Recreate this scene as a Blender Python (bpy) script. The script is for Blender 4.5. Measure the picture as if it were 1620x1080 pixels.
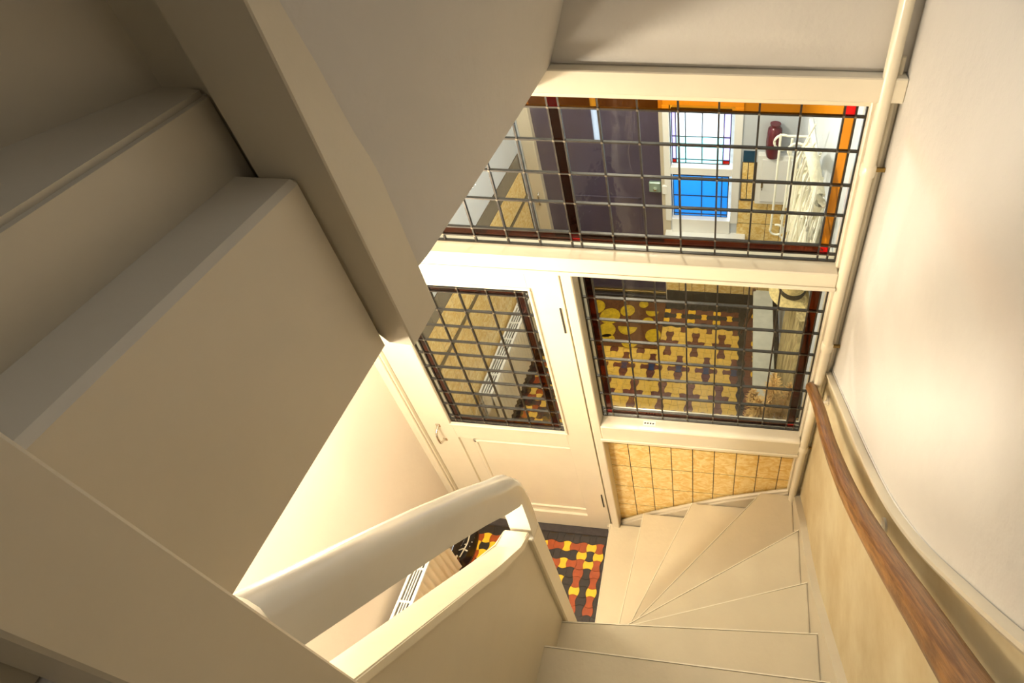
import bpy, bmesh, math, random
from mathutils import Vector, Matrix
random.seed(7)
for o in list(bpy.data.objects): bpy.data.objects.remove(o, do_unlink=True)
SC = bpy.context.scene
COL = SC.collection

# ------------------------------------------------------------------ camera, world, lamps, exposure
cam_data = bpy.data.cameras.new('camera')
cam = bpy.data.objects.new('camera', cam_data); COL.objects.link(cam)
right = Vector((0.99428331, 0.10489513, -0.01994294))
down = Vector((0.05426586, -0.65728886, -0.75168249))
fwd = Vector((-0.09195611, 0.74630313, -0.65922357))
m = Matrix.Identity(4)
for i in range(3):
    m[i][0] = right[i]; m[i][1] = -down[i]; m[i][2] = -fwd[i]
m.translation = Vector((0, -1.45, 3.49))
cam.matrix_world = m
cam_data.sensor_width = 36; cam_data.lens = 925.55 / 1620 * 36
cam_data.shift_x = -0.1607; cam_data.shift_y = -0.0895
cam_data.clip_start = 0.02
SC.camera = cam

w = bpy.data.worlds.new('world'); SC.world = w; w.use_nodes = True
bg = w.node_tree.nodes['Background']; bg.inputs[0].default_value = (0.80, 0.90, 1.0, 1); bg.inputs[1].default_value = 2.6

def lamp(name, kind, loc, energy, color, size=0.1, size_y=None, aim=None):
    d = bpy.data.lights.new(name, kind); d.energy = energy; d.color = color
    if kind == 'AREA':
        d.size = size
        if size_y: d.shape = 'RECTANGLE'; d.size_y = size_y
    else: d.shadow_soft_size = size
    o = bpy.data.objects.new(name, d); COL.objects.link(o); o.location = loc
    if aim is not None:
        o.rotation_euler = (Vector(aim) - Vector(loc)).to_track_quat('-Z', 'Y').to_euler()
    return o
lamp('hall_lamp_light', 'POINT', (-1.28, -1.56, 2.45), 98, (1.0, 0.88, 0.70), 0.07)
lamp('hall_fill_light', 'POINT', (-1.16, -0.46, 2.14), 25, (1.0, 0.88, 0.70), 0.08)  # added fill light, brightens the hall door and lower treads
lamp('landing_fill_light', 'POINT', (-0.05, -2.9, 4.3), 6, (1.0, 0.93, 0.86), 0.25)  # added fill light behind the camera, lifts the upper-left woodwork
lamp('vestibule_lamp_light', 'POINT', (-0.55, 1.0, 2.62), 56, (1.0, 0.86, 0.66), 0.08)
lamp('skylight_daylight', 'AREA', (-0.30, -0.44, 5.62), 25, (0.96, 0.96, 1.0), 1.1, 0.55, (-0.1, -0.5, 3.0))
lamp('window_daylight', 'AREA', (-0.235, 2.25, 1.35), 10, (0.75, 0.88, 1.0), 0.5, 0.9, (-0.3, 0.9, 1.0))
vs = SC.view_settings
vs.view_transform = 'Standard'; vs.look = 'None'; vs.gamma = 1; vs.use_curve_mapping = False
vs.exposure = 0.0

# ------------------------------------------------------------------ materials
MATS = {}
def rgb(h):
    def l(c): c /= 255; return c / 12.92 if c <= .04045 else ((c + .055) / 1.055) ** 2.4
    return (l(h[0]), l(h[1]), l(h[2]), 1)
def mat(name, col, rough=0.5, metal=0.0, noise=0.0, nscale=8.0, bump=0.0, bscale=60.0, col2=None, spec=0.5, stretch=None, rnd=0.0):
    if name in MATS: return MATS[name]
    m = bpy.data.materials.new(name); m.use_nodes = True; nt = m.node_tree
    b = nt.nodes['Principled BSDF']; c = rgb(col)
    b.inputs['Base Color'].default_value = c; b.inputs['Roughness'].default_value = rough
    b.inputs['Metallic'].default_value = metal; b.inputs['Specular IOR Level'].default_value = spec
    tc = nt.nodes.new('ShaderNodeTexCoord'); src = tc.outputs['Object']
    if stretch:
        mp = nt.nodes.new('ShaderNodeMapping'); mp.inputs['Scale'].default_value = stretch
        nt.links.new(src, mp.inputs['Vector']); src = mp.outputs['Vector']
    if rnd:
        oi = nt.nodes.new('ShaderNodeObjectInfo'); add = nt.nodes.new('ShaderNodeVectorMath'); add.operation = 'ADD'
        sc = nt.nodes.new('ShaderNodeVectorMath'); sc.operation = 'SCALE'; sc.inputs['Scale'].default_value = rnd
        cb = nt.nodes.new('ShaderNodeCombineXYZ')
        for k in range(3): nt.links.new(oi.outputs['Random'], cb.inputs[k])
        nt.links.new(cb.outputs[0], sc.inputs[0]); nt.links.new(src, add.inputs[0]); nt.links.new(sc.outputs[0], add.inputs[1])
        src = add.outputs[0]
    if noise or col2:
        n = nt.nodes.new('ShaderNodeTexNoise'); n.inputs['Scale'].default_value = nscale; n.inputs['Detail'].default_value = 5
        n.inputs['Roughness'].default_value = 0.6
        if name == 'yellow_marbled_tile': n.inputs['Distortion'].default_value = 1.6
        nt.links.new(src, n.inputs['Vector'])
        r = nt.nodes.new('ShaderNodeValToRGB')
        c2 = rgb(col2) if col2 else tuple(x * (1 - noise) for x in c[:3]) + (1,)
        r.color_ramp.elements[0].position = 0.38; r.color_ramp.elements[0].color = c2
        r.color_ramp.elements[1].position = 0.62; r.color_ramp.elements[1].color = c
        nt.links.new(n.outputs['Fac'], r.inputs['Fac']); nt.links.new(r.outputs['Color'], b.inputs['Base Color'])
    if bump:
        n2 = nt.nodes.new('ShaderNodeTexNoise'); n2.inputs['Scale'].default_value = bscale; n2.inputs['Detail'].default_value = 3
        nt.links.new(src, n2.inputs['Vector'])
        bp = nt.nodes.new('ShaderNodeBump'); bp.inputs['Strength'].default_value = bump; bp.inputs['Distance'].default_value = 0.004
        nt.links.new(n2.outputs['Fac'], bp.inputs['Height']); nt.links.new(bp.outputs['Normal'], b.inputs['Normal'])
    MATS[name] = m; return m
def glass(name, col, gloss=0.05, translucent=0.0, rough=0.02):
    if name in MATS: return MATS[name]
    m = bpy.data.materials.new(name); m.use_nodes = True; nt = m.node_tree
    out = nt.nodes['Material Output']; nt.nodes.remove(nt.nodes['Principled BSDF'])
    t = nt.nodes.new('ShaderNodeBsdfTransparent'); t.inputs[0].default_value = col
    g = nt.nodes.new('ShaderNodeBsdfGlossy'); g.inputs['Roughness'].default_value = rough
    tc = nt.nodes.new('ShaderNodeTexCoord'); n = nt.nodes.new('ShaderNodeTexNoise'); n.inputs['Scale'].default_value = 25
    bp = nt.nodes.new('ShaderNodeBump'); bp.inputs['Strength'].default_value = 0.08; bp.inputs['Distance'].default_value = 0.01
    nt.links.new(tc.outputs['Object'], n.inputs['Vector']); nt.links.new(n.outputs['Fac'], bp.inputs['Height'])
    nt.links.new(bp.outputs['Normal'], g.inputs['Normal'])
    lw = nt.nodes.new('ShaderNodeLayerWeight'); lw.inputs[0].default_value = 0.5
    pw = nt.nodes.new('ShaderNodeMath'); pw.operation = 'POWER'; pw.inputs[1].default_value = 4.0
    f = nt.nodes.new('ShaderNodeMath'); f.operation = 'MULTIPLY_ADD'; f.inputs[1].default_value = 0.75; f.inputs[2].default_value = 0.03
    nt.links.new(lw.outputs['Facing'], pw.inputs[0]); nt.links.new(pw.outputs[0], f.inputs[0])
    mx = nt.nodes.new('ShaderNodeMixShader'); body = t.outputs[0]
    if translucent:
        tr = nt.nodes.new('ShaderNodeBsdfTranslucent'); tr.inputs[0].default_value = col
        m2 = nt.nodes.new('ShaderNodeMixShader'); m2.inputs[0].default_value = translucent
        nt.links.new(t.outputs[0], m2.inputs[1]); nt.links.new(tr.outputs[0], m2.inputs[2]); body = m2.outputs[0]
    nt.links.new(f.outputs[0], mx.inputs[0]); nt.links.new(body, mx.inputs[1]); nt.links.new(g.outputs[0], mx.inputs[2])
    nt.links.new(mx.outputs[0], out.inputs[0]); MATS[name] = m; return m

CREAM = mat('cream_paint', (204, 194, 172), 0.38, noise=0.05, nscale=3, bump=0.12, bscale=45)
CREAM_GLOSS = mat('cream_gloss_paint', (226, 217, 194), 0.22, noise=0.04, nscale=5, bump=0.10, bscale=30)
STAIR = mat('stair_paint', (208, 196, 168), 0.42, noise=0.05, nscale=6, bump=0.15, bscale=50)
NOSE = mat('nosing_highlight_paint', (238, 230, 206), 0.3)  # lighter colour standing in for light caught on the tread edges
RAILP = mat('grey_cream_gloss', (208, 204, 192), 0.2, noise=0.04, nscale=5, bump=0.1, bscale=30)
PLASTER = mat('white_plaster', (201, 198, 192), 0.85, noise=0.05, nscale=2.2, bump=0.5, bscale=35)
PLASTER2 = mat('pale_plaster', (200, 195, 186), 0.8, noise=0.05, nscale=2.0, bump=0.4, bscale=35)
WAINSCOT = mat('cream_wainscot', (210, 197, 162), 0.55, col2=(192, 173, 132), nscale=3.5, bump=0.4, bscale=20)
HALLWALL = mat('hall_wall_paint', (238, 228, 214), 0.8, noise=0.03, nscale=2, bump=0.2, bscale=30)
VWALL = mat('vestibule_white_wall', (200, 207, 214), 0.8, noise=0.03, nscale=2)
OAK = mat('oak_wood', (146, 102, 56), 0.32, col2=(104, 68, 34), nscale=4, stretch=(70, 3.0, 3.0), bump=0.3, bscale=14)
DARKDOOR = mat('aubergine_gloss_paint', (78, 70, 90), 0.12, noise=0.15, nscale=3)
LEAD = mat('lead_came', (70, 66, 60), 0.4, metal=0.6, noise=0.3, nscale=30)
YT = mat('yellow_marbled_tile', (254, 230, 162), 0.18, col2=(234, 192, 106), nscale=20, rnd=9.0, stretch=(1, 1, 1.5))
GROUT = mat('dark_grout', (66, 52, 34), 0.9)
BLACKT = mat('black_tile', (44, 38, 34), 0.35, noise=0.3, nscale=30, rnd=5)
RUSTT = mat('rust_tile', (168, 76, 24), 0.35, noise=0.25, nscale=30, rnd=5)
YELT = mat('yellow_floor_tile', (250, 198, 44), 0.3, noise=0.12, nscale=30, rnd=5)
BROWNT = mat('brown_floor_tile', (112, 62, 42), 0.3, noise=0.2, nscale=30, rnd=5)
PALEYT = mat('pale_yellow_floor_tile', (238, 194, 84), 0.28, noise=0.12, nscale=30, rnd=5)
BLUET = mat('slate_blue_floor_tile', (48, 62, 96), 0.3, noise=0.2, nscale=30)
BLUEPL = mat('petrol_blue_tile', (22, 74, 104), 0.25, noise=0.2, nscale=20)
STONE = mat('black_stone', (62, 56, 56), 0.5, noise=0.35, nscale=40, bump=0.6, bscale=60)
GREYT = mat('grey_border_tile', (118, 112, 96), 0.25, noise=0.1, nscale=15)
MARBLE = mat('grey_bench_top', (200, 198, 180), 0.35, noise=0.16, nscale=12)
BROWNW = mat('brown_wood', (96, 60, 34), 0.45, noise=0.3, nscale=20)
RADW = mat('radiator_white', (236, 228, 204), 0.3)
DARKGAP = mat('dark_gap', (50, 46, 40), 0.8)
CHROME = mat('chrome', (220, 215, 205), 0.18, metal=1.0)
BRASS = mat('old_brass', (150, 124, 70), 0.35, metal=0.9)
BLACKL = mat('black_leather', (24, 20, 18), 0.35)
WHITEP = mat('white_paint', (240, 240, 236), 0.4)
STRAW = mat('straw', (222, 200, 136), 0.8, noise=0.3, nscale=60, bump=1.0, bscale=150)
CLOTH = mat('beige_ribbed_cloth', (196, 178, 126), 0.9, col2=(140, 124, 84), nscale=9, stretch=(9, 9, 0.7))
PAMPAS = mat('pampas_plume', (226, 184, 112), 0.95, noise=0.3, nscale=30)
CLAY = mat('dark_clay', (62, 56, 50), 0.6)
WHITEC = mat('white_cord', (240, 238, 222), 0.7)
MATB = mat('brown_coir', (110, 66, 26), 0.95, noise=0.3, nscale=60, bump=1, bscale=120)
GOLD = mat('gold_pebble', (214, 176, 30), 0.35, noise=0.3, nscale=40, bump=0.8, bscale=80)
REDJ = mat('dark_red_glaze', (98, 28, 44), 0.2, noise=0.3, nscale=12)
GLZ = glass('clear_glass', (0.93, 0.95, 0.94, 1))
AMBER = glass('amber_glass', (0.86, 0.50, 0.10, 1), rough=0.08)
BROWNG = glass('brown_glass', (0.34, 0.12, 0.04, 1), rough=0.08)
REDG = glass('red_glass', (0.85, 0.015, 0.02, 1), rough=0.08)
FROST = glass('frosted_glass', (0.95, 0.97, 1.0, 1), translucent=0.97, rough=0.3)
CYANG = glass('pale_cyan_glass', (0.62, 0.92, 0.92, 1), translucent=0.95, rough=0.3)
BLUEG = glass('blue_glass', (0.07, 0.36, 0.62, 1), translucent=0.9, rough=0.3)
LILAC = glass('lilac_glass', (0.70, 0.60, 0.95, 1), translucent=0.9, rough=0.3)

# ------------------------------------------------------------------ helpers
def link(name, me, parent=None):
    o = bpy.data.objects.new(name, me); COL.objects.link(o)
    if parent is not None: o.parent = parent
    return o
def finish(name, bm, mt, parent=None, smooth=False):
    bmesh.ops.recalc_face_normals(bm, faces=bm.faces[:])
    me = bpy.data.meshes.new(name); bm.to_mesh(me); bm.free()
    for x in (mt if isinstance(mt, (list, tuple)) else [mt]): me.materials.append(x)
    if smooth:
        for p in me.polygons: p.use_smooth = True
        try: me.set_sharp_from_angle(angle=math.radians(40))
        except Exception: pass
    return link(name, me, parent)
def tag(o, label=None, cat=None, group=None, kind=None):
    if label: o['label'] = label
    if cat: o['category'] = cat
    if group: o['group'] = group
    if kind: o['kind'] = kind
    return o
def empty(name, loc=(0, 0, 0), **k):
    o = bpy.data.objects.new(name, None); COL.objects.link(o); o.location = loc; o.empty_display_size = 0.05
    return tag(o, **k)
def bx(bm, a, b, bev=0.0, mi=0):
    x0, y0, z0 = [min(a[i], b[i]) for i in range(3)]; x1, y1, z1 = [max(a[i], b[i]) for i in range(3)]
    vs = [bm.verts.new(p) for p in ((x0,y0,z0),(x1,y0,z0),(x1,y1,z0),(x0,y1,z0),(x0,y0,z1),(x1,y0,z1),(x1,y1,z1),(x0,y1,z1))]
    fs = [bm.faces.new([vs[i] for i in f]) for f in ((0,3,2,1),(4,5,6,7),(0,1,5,4),(1,2,6,5),(2,3,7,6),(3,0,4,7))]
    for f in fs: f.material_index = mi
    if bev:
        es = list({e for f in fs for e in f.edges})
        r = bmesh.ops.bevel(bm, geom=es, offset=bev, segments=1, affect='EDGES', profile=0.7)
        for f in r['faces']: f.material_index = mi
def BM(): return bmesh.new()
def off(parent):
    if parent is None: return Vector((0, 0, 0))
    v = Vector(parent.location)
    if parent.parent is not None: v = v + off(parent.parent)
    return v
def shift(bm, parent):
    v = off(parent)
    if v.length: bmesh.ops.translate(bm, verts=bm.verts[:], vec=-v)
def box(name, a, b, mt, parent=None, bev=0.002):
    bm = BM(); bx(bm, a, b, bev); shift(bm, parent); return finish(name, bm, mt, parent)
def prism(bm, pts, vec, mi=0):
    """closed outline extruded along vec"""
    vec = Vector(vec)
    lo = [bm.verts.new(p) for p in pts]; hi = [bm.verts.new(Vector(p) + vec) for p in pts]
    n = len(pts); fs = [bm.faces.new(lo[::-1]), bm.faces.new(hi)]
    for i in range(n): fs.append(bm.faces.new((lo[i], lo[(i+1) % n], hi[(i+1) % n], hi[i])))
    for f in fs: f.material_index = mi
    return fs
def slab(name, pts, vec, mt, parent=None, bev=0.0):
    bm = BM(); fs = prism(bm, pts, vec)
    if bev: bmesh.ops.bevel(bm, geom=list({e for f in fs for e in f.edges}), offset=bev, segments=2, affect='EDGES')
    shift(bm, parent); return finish(name, bm, mt, parent)
def tube(bm, pts, r, n=10, prof=None, up=(0, 0, 1), closed=False):
    """sweep a round (or given 2-D) profile along points; r may be a list"""
    pts = [Vector(p) for p in pts]; rings = []
    for i, p in enumerate(pts):
        a = pts[i-1] if i else (pts[-1] if closed else p); b = pts[i+1] if i < len(pts)-1 else (pts[0] if closed else p)
        t = (b - a).normalized(); u = Vector(up)
        if abs(t.dot(u)) > 0.95: u = Vector((0, 1, 0)) if abs(t.y) < .9 else Vector((1, 0, 0))
        s = t.cross(u).normalized(); v = s.cross(t)
        rr = r[i] if isinstance(r, (list, tuple)) else r
        P = prof or [(math.cos(2*math.pi*k/n), math.sin(2*math.pi*k/n)) for k in range(n)]
        rings.append([bm.verts.new(p + s*(x*rr) + v*(y*rr)) for x, y in P])
    m_ = len(rings[0]); N = len(rings)
    for i in range(N if closed else N-1):
        A, B = rings[i], rings[(i+1) % N]
        for k in range(m_): bm.faces.new((A[k], A[(k+1) % m_], B[(k+1) % m_], B[k]))
    if not closed: bm.faces.new(rings[0][::-1]); bm.faces.new(rings[-1])
def tubeo(name, pts, r, mt, parent=None, n=10, **k):
    bm = BM(); tube(bm, pts, r, n, **k); shift(bm, parent); return finish(name, bm, mt, parent, smooth=True)
def lathe(name, prof, c, mt, parent=None, n=24, axis='z', sq=1.0):
    bm = BM(); rings = []
    for r, h in prof:
        ring = []
        for k in range(n):
            a = 2*math.pi*k/n; x, y = r*math.cos(a), r*math.sin(a)*sq
            ring.append(bm.verts.new((c[0]+x, c[1]+y, c[2]+h) if axis == 'z' else (c[0]+h, c[1]+x, c[2]+y)))
        rings.append(ring)
    for A, B in zip(rings, rings[1:]):
        for k in range(n): bm.faces.new((A[k], A[(k+1) % n], B[(k+1) % n], B[k]))
    bm.faces.new(rings[0][::-1]); bm.faces.new(rings[-1])
    shift(bm, parent); return finish(name, bm, mt, parent, smooth=True)
def catmull(P, n=8):
    P = [Vector(p) for p in P]; Q = [P[0]*2-P[1]] + P + [P[-1]*2-P[-2]]; out = []
    for i in range(1, len(Q)-2):
        for k in range(n):
            t = k/n; a, b, c, d = Q[i-1], Q[i], Q[i+1], Q[i+2]
            out.append(0.5*((2*b)+(c-a)*t+(2*a-5*b+4*c-d)*t*t+(3*b-a-3*c+d)*t**3))
    return out + [P[-1]]
def struct(o, label=None): return tag(o, kind='structure', label=label)

# ------------------------------------------------------------------ walls, floors, ceilings
XR = 0.408; XL = -1.5; YV = 1.88
struct(box('wall_left', (XL-0.1, -4.0, 0), (XL, 0.0, 2.8), HALLWALL))
bm = BM(); bx(bm, (XR, -4.0, 0), (XR+0.12, 0.0, 5.7)); struct(finish('wall_right', bm, PLASTER))
struct(box('wall_back', (XL-0.1, -4.1, 0), (XR+0.12, -4.0, 5.7), PLASTER))
struct(box('wall_upper_left', (XL-0.1, -4.0, 2.8), (XL, 0.0, 5.7), PLASTER))
struct(box('wall_upper_front', (XL, -0.028, 2.858), (XR, 0.09, 5.7), PLASTER2, bev=0))
struct(box('wall_light_blocker', (-0.545, -4.0, 0), (-0.462, -1.378, 2.8), PLASTER2, bev=0))  # added to stop hall lamp light leaking past the tall newel
# upper ceiling with a skylight opening
bm = BM()
bx(bm, (XL-.1, -4.1, 5.7), (-1.0, 0.1, 5.8)); bx(bm, (0.3, -4.1, 5.7), (XR+.12, 0.1, 5.8))
bx(bm, (-1.0, -4.1, 5.7), (0.3, -0.75, 5.8)); bx(bm, (-1.0, -0.12, 5.7), (0.3, 0.1, 5.8))
struct(finish('ceiling_upper', bm, PLASTER))
struct(box('ceiling_light_blocker', (XL, -4.0, 4.65), (XR, -0.95, 4.75), PLASTER))  # added out of view to keep skylight off the left-hand steps
# vestibule shell
struct(box('wall_vestibule_left', (XL-0.1, 0.09, 0), (XL, 2.1, 2.9), VWALL))
struct(box('wall_vestibule_right', (XR, 0.06, 0), (XR+0.12, 2.1, 2.9), VWALL))
struct(box('ceiling_vestibule', (XL-0.1, 0.09, 2.9), (XR+0.12, 2.1, 3.0), VWALL))
# front wall with the door and the window opening
DX0, DX1, DZ = -1.36, -0.50, 2.12          # front door
WX0, WX1, WZ0, WZ1 = -0.435, -0.018, 0.86, 1.76
bm = BM()
for a, b in (((XL, 0), (DX0-.09, 2.9)), ((DX0-.09, DZ), (XR, 2.9)), ((DX1, 0), (WX0, DZ)), ((WX1, 0), (XR, DZ)), ((WX0, 0), (WX1, WZ0)), ((WX0, WZ1), (WX1, DZ))):
    bx(bm, (a[0], YV, a[1]), (b[0], YV+0.14, b[1]))
struct(finish('wall_front', bm, VWALL))
struct(box('trim_1', (DX0-.09, YV-.012, 0), (DX0, YV+.1, DZ), CREAM, bev=.004), 'cream frame post on the lock side of the dark front door')
# hall ceiling (slab of the first floor) – a block whose edge is the fascia of the stairwell
SLABX = -0.512
struct(box('ceiling_hall', (XL, -4.0, 2.80), (SLABX-.035, -0.07, 2.9), HALLWALL, bev=0))

# ------------------------------------------------------------------ floors of interlocking bone shaped tiles
def bone_bm(bm, cx, cy, sx, sy, vert, z, mi=0, h=0.004, gap=0.0009):
    b = 0.14; pts = []
    sgn = -1 if vert else 1          # horizontal bone: ends (left/right) bulge out, top/bottom bulge in
    hx, hy = sx/2, sy/2
    K = 4
    def bul(t): return math.sin(math.pi*t)
    for k in range(K): t = k/K; pts.append((-hx + sx*t, -hy + sgn*b*sy*bul(t)))
    for k in range(K): t = k/K; pts.append((hx + sgn*b*sx*bul(t), -hy + sy*t))
    for k in range(K): t = k/K; pts.append((hx - sx*t, hy - sgn*b*sy*bul(t)))
    for k in range(K): t = k/K; pts.append((-hx - sgn*b*sx*bul(t), hy - sy*t))
    pts = [(cx + x*(1-gap/hx), cy + y*(1-gap/hy)) for x, y in pts]
    lo = [bm.verts.new((x, y, z)) for x, y in pts]; hi = [bm.verts.new((x, y, z+h)) for x, y in pts]
    f = [bm.faces.new(hi)]
    n = len(pts)
    for i in range(n): f.append(bm.faces.new((lo[i], lo[(i+1) % n], hi[(i+1) % n], hi[i])))
    for q in f: q.material_index = mi
TM = {'k': BLACKT, 'r': RUSTT, 'y': YELT, 'b': BROWNT, 'p': PALEYT, 'u': BLUET}
TK = list(TM); TILEMESH = {}
def lay(parent, cells, sx, sy, single):
    """cells: (x, y, vert, colour); those in `single` are parts, the rest one joined part"""
    rest = BM(); n = 0
    for idx, (x, y, v, c) in enumerate(cells):
        if idx in single:
            key = (sx, sy, v, c)
            if key not in TILEMESH:
                b_ = BM(); bone_bm(b_, 0, 0, sx, sy, v, 0)
                bmesh.ops.recalc_face_normals(b_, faces=b_.faces[:])
                me = bpy.data.meshes.new('tile'); b_.to_mesh(me); b_.free(); me.materials.append(TM[c]); TILEMESH[key] = me
            o = link('tile', TILEMESH[key], parent); o.location = (x, y, random.uniform(-.0004, .0004))
        else:
            bone_bm(rest, x, y, sx, sy, v, 0, TK.index(c)); n += 1
    if n:
        o = finish('tile_field', rest, [TM[k] for k in TK], parent); o['kind'] = 'stuff'

hall = struct(box('floor', (XL, -4.0, -0.05), (XR, 0.0, -0.0005), GROUT, bev=0))
S = 0.0478; X0 = -0.6525; Y0 = -0.123
rows = {0: 'ryrryrryr', 1: 'ykykkkkkk', 2: 'ryrryrryr', 3: 'rkrkkrkkr', 4: 'rkrkykrky', 5: 'ykykrkykr', 6: 'rkrkrkrkr', 7: 'rkrkkrrkk',
        8: 'kkykrykyk', 9: 'rkrkrkrkr', 10: 'rkrkkrkkr', 11: 'ykykykrkr'}
cells = []
NC = 16
for j in range(-1, 27):
    for k in range(-1, NC+1):
        x = X0 - k*S; y = Y0 - j*S*0.955
        if x < XL+0.03 or (x > -0.585): continue
        if j < 0 or k < 0 or k >= NC: c = 'k'
        else: c = rows[j % 12][min(k, NC-1-k)]
        cells.append((x, y, (j+k) % 2 == 0, c))
lay(hall, cells, S, S*0.955, {i for i, c in enumerate(cells) if c[1] > -0.62})
thr = box('threshold_stone', (-1.47, -0.052, 0), (-0.575, 0.05, 0.012), STONE, hall, bev=0.003)

vf = struct(box('floor_vestibule', (XL, 0.0, -0.05), (XR, YV+0.12, -0.0005), GROUT, bev=0))
SX, SY = 0.0505, 0.0474; cells = []
for j in range(-23, 15):
    for i in range(-25, 11):
        x = -0.131 + i*SX; y = 1.18 + j*SY
        if x < XL+0.02 or x > XR-0.01 or y < 0.06 or y > YV-0.02: continue
        if j >= 13 or i >= 9 or i == 5 or i <= -25: c = 'k'
        elif i >= 6: c = 'y' if (j % 3 == 0 and i == 7) else 'b'
        elif j == 12: c = 'y' if i % 4 == 1 else 'b'
        elif j == 11: c = 'y' if i % 4 == 3 else 'k'
        elif j == 10: c = 'y' if i % 4 == 1 else 'b'
        elif j == 9 or i == -21: c = 'k'
        elif i < -21: c = 'p' if (i+j) % 3 == 0 else ('r' if (i+2*j) % 3 == 1 else 'k')
        else:
            c = 'p'
            for (ox, oy, cc) in ((0, 0, 'u'), (2, 5, 'b')):
                dx = (i-ox+2) % 4 - 2; dy = (j-oy+5) % 10 - 5
                if dx == 0 and dy == 0: c = cc
                elif (dx == 0 and abs(dy) <= 2 and dy != 0): c = 'b'
                elif abs(dx) == 1 and dy == 0: c = 'b'
        cells.append((x, y, (i+j) % 2 == 0, c))
cand = sorted((i for i, c in enumerate(cells) if -0.62 < c[0] < 0.16 and 0.80 < c[1] < 1.55), key=lambda i: cells[i][1])[:298]
lay(vf, cells, SX, SY, set(cand))

# ------------------------------------------------------------------ the glazed partition (plane y = 0)
YF = -0.065
def tri_frame(parent, name, a, b, mt=CREAM_GLOSS, bev=0.003): return box(name, a, b, mt, parent, bev)
part = struct(empty('trim_2'), 'cream painted timber frame of the glazed hall partition')
tri_frame(part, 'header_rail', (XL, YF, 2.79), (XR, 0.05, 2.856))
tri_frame(part, 'header_stop', (XL, -0.02, 2.757), (XR, 0.05, 2.80))
tri_frame(part, 'transom_rail', (XL, YF, 2.132), (0.345, 0.05, 2.197), bev=0.004)
tri_frame(part, 'transom_bead', (XL, YF-.008, 2.126), (0.345, YF, 2.142))
tri_frame(part, 'mullion', (-0.5715, YF, 0.0), (-0.533, 0.05, 2.135), bev=0.004)
tri_frame(part, 'mullion_back', (-0.600, -0.005, 0.0), (-0.5715, 0.05, 2.135))
tri_frame(part, 'sill_rail', (-0.534, YF, 1.095), (0.345, 0.05, 1.195), bev=0.004)
tri_frame(part, 'sill_bead', (-0.54, YF-.008, 1.085), (0.345, YF, 1.105))
tri_frame(part, 'right_post', (0.340, -0.03, 0.0), (XR, 0.05, 2.80))
tri_frame(part, 'door_post', (-1.505, -0.03, 0.0), (-1.447, 0.05, 2.135))
tri_frame(part, 'door_post_bead', (-1.465, -0.042, 0.0), (-1.452, -0.03, 2.135))
tri_frame(part, 'dado_backing', (-0.575, 0.012, 0.0), (XR, 0.05, 1.10), GROUT)
# small printed sticker on the sill
st = box('paper_sticker', (-0.345, -0.038, 1.1952), (-0.290, -0.016, 1.1962), mat('sticker_white', (246, 246, 242), .6), bev=0)
tag(st, 'small white sticker lying on the sill of the sidelight', 'sticker')
bm = BM()
for q in range(4): bx(bm, (-0.340+q*.012, -0.031, 1.1962), (-0.333+q*.012, -0.024, 1.1966))
finish('print_mark', bm, DARKGAP, st)

def leaded(parent, xs, zs, colour, y=0.0, T=0.004, wl=0.0027, thick=(), lead_mat=LEAD):
    """xs, zs: line positions; colour(i, j) -> material of pane in column i, row j (rows from the top)"""
    for i in range(len(xs)-1):
        for j in range(len(zs)-1):
            a = (xs[i]+wl*.7, y-T/2, zs[j+1]+wl*.7); b = (xs[i+1]-wl*.7, y+T/2, zs[j]-wl*.7)
            box('glass_pane', a, b, colour(i, j), parent, bev=0)
    bm = BM()
    for i, x in enumerate(xs): bx(bm, (x-wl, y-.005, zs[-1]), (x+wl, y+.005, zs[0]))
    for z in zs: bx(bm, (xs[0], y-.0055, z-wl), (xs[-1], y+.0055, z+wl))
    shift(bm, parent); finish('lead_came', bm, lead_mat, parent)
    bm = BM()                                          # solder blobs at the crossings
    for x in xs[1:-1]:
        for z in zs[1:-1]:
            r = wl*1.35
            prism(bm, [(x+r*math.cos(k*math.pi/4), y-.0075, z+r*math.sin(k*math.pi/4)) for k in range(8)], (0, .015, 0))
    shift(bm, parent); finish('solder_joint', bm, mat('solder', (120, 112, 96), .5, metal=.5), parent)

xs = [-1.43, -1.318, -1.206, -1.094, -0.982, -0.870, -0.755, -0.643, -0.532, -0.499, -0.388, -0.277, -0.164, -0.052, 0.057, 0.167, 0.281, 0.312, 0.338]
zs = [2.756, 2.718, 2.611, 2.496, 2.385, 2.262, 2.227, 2.199]
def col_tr(i, j):
    bandc = i in (8, 16); red = (i in (8, 16)) and j in (0, 5)
    if red: return REDG
    if j == 6 or i == 17: return GLZ
    if j == 0: return AMBER
    if j == 5: return BROWNG
    if i == 8: return BROWNG
    if i == 16: return AMBER
    return GLZ
wn = struct(empty('window_1'), 'wide leaded transom window above the hall door with amber border'); leaded(wn, xs, zs, col_tr)
xs = [-0.531, -0.512, -0.484, -0.373, -0.261, -0.150, -0.038, 0.072, 0.178, 0.282, 0.315, 0.338]
zs = [2.066, 1.957, 1.839, 1.716, 1.602, 1.485, 1.361, 1.248, 1.222, 1.198]
def col_sd(i, j):
    if i in (1, 9) and j == 7: return REDG
    if j == 8 or i in (0, 10): return GLZ
    if j == 7 or i in (1, 9): return BROWNG
    return GLZ
wn = struct(empty('window_2'), 'leaded sidelight window with brown border beside the hall door'); leaded(wn, xs, zs, col_sd)

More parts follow.
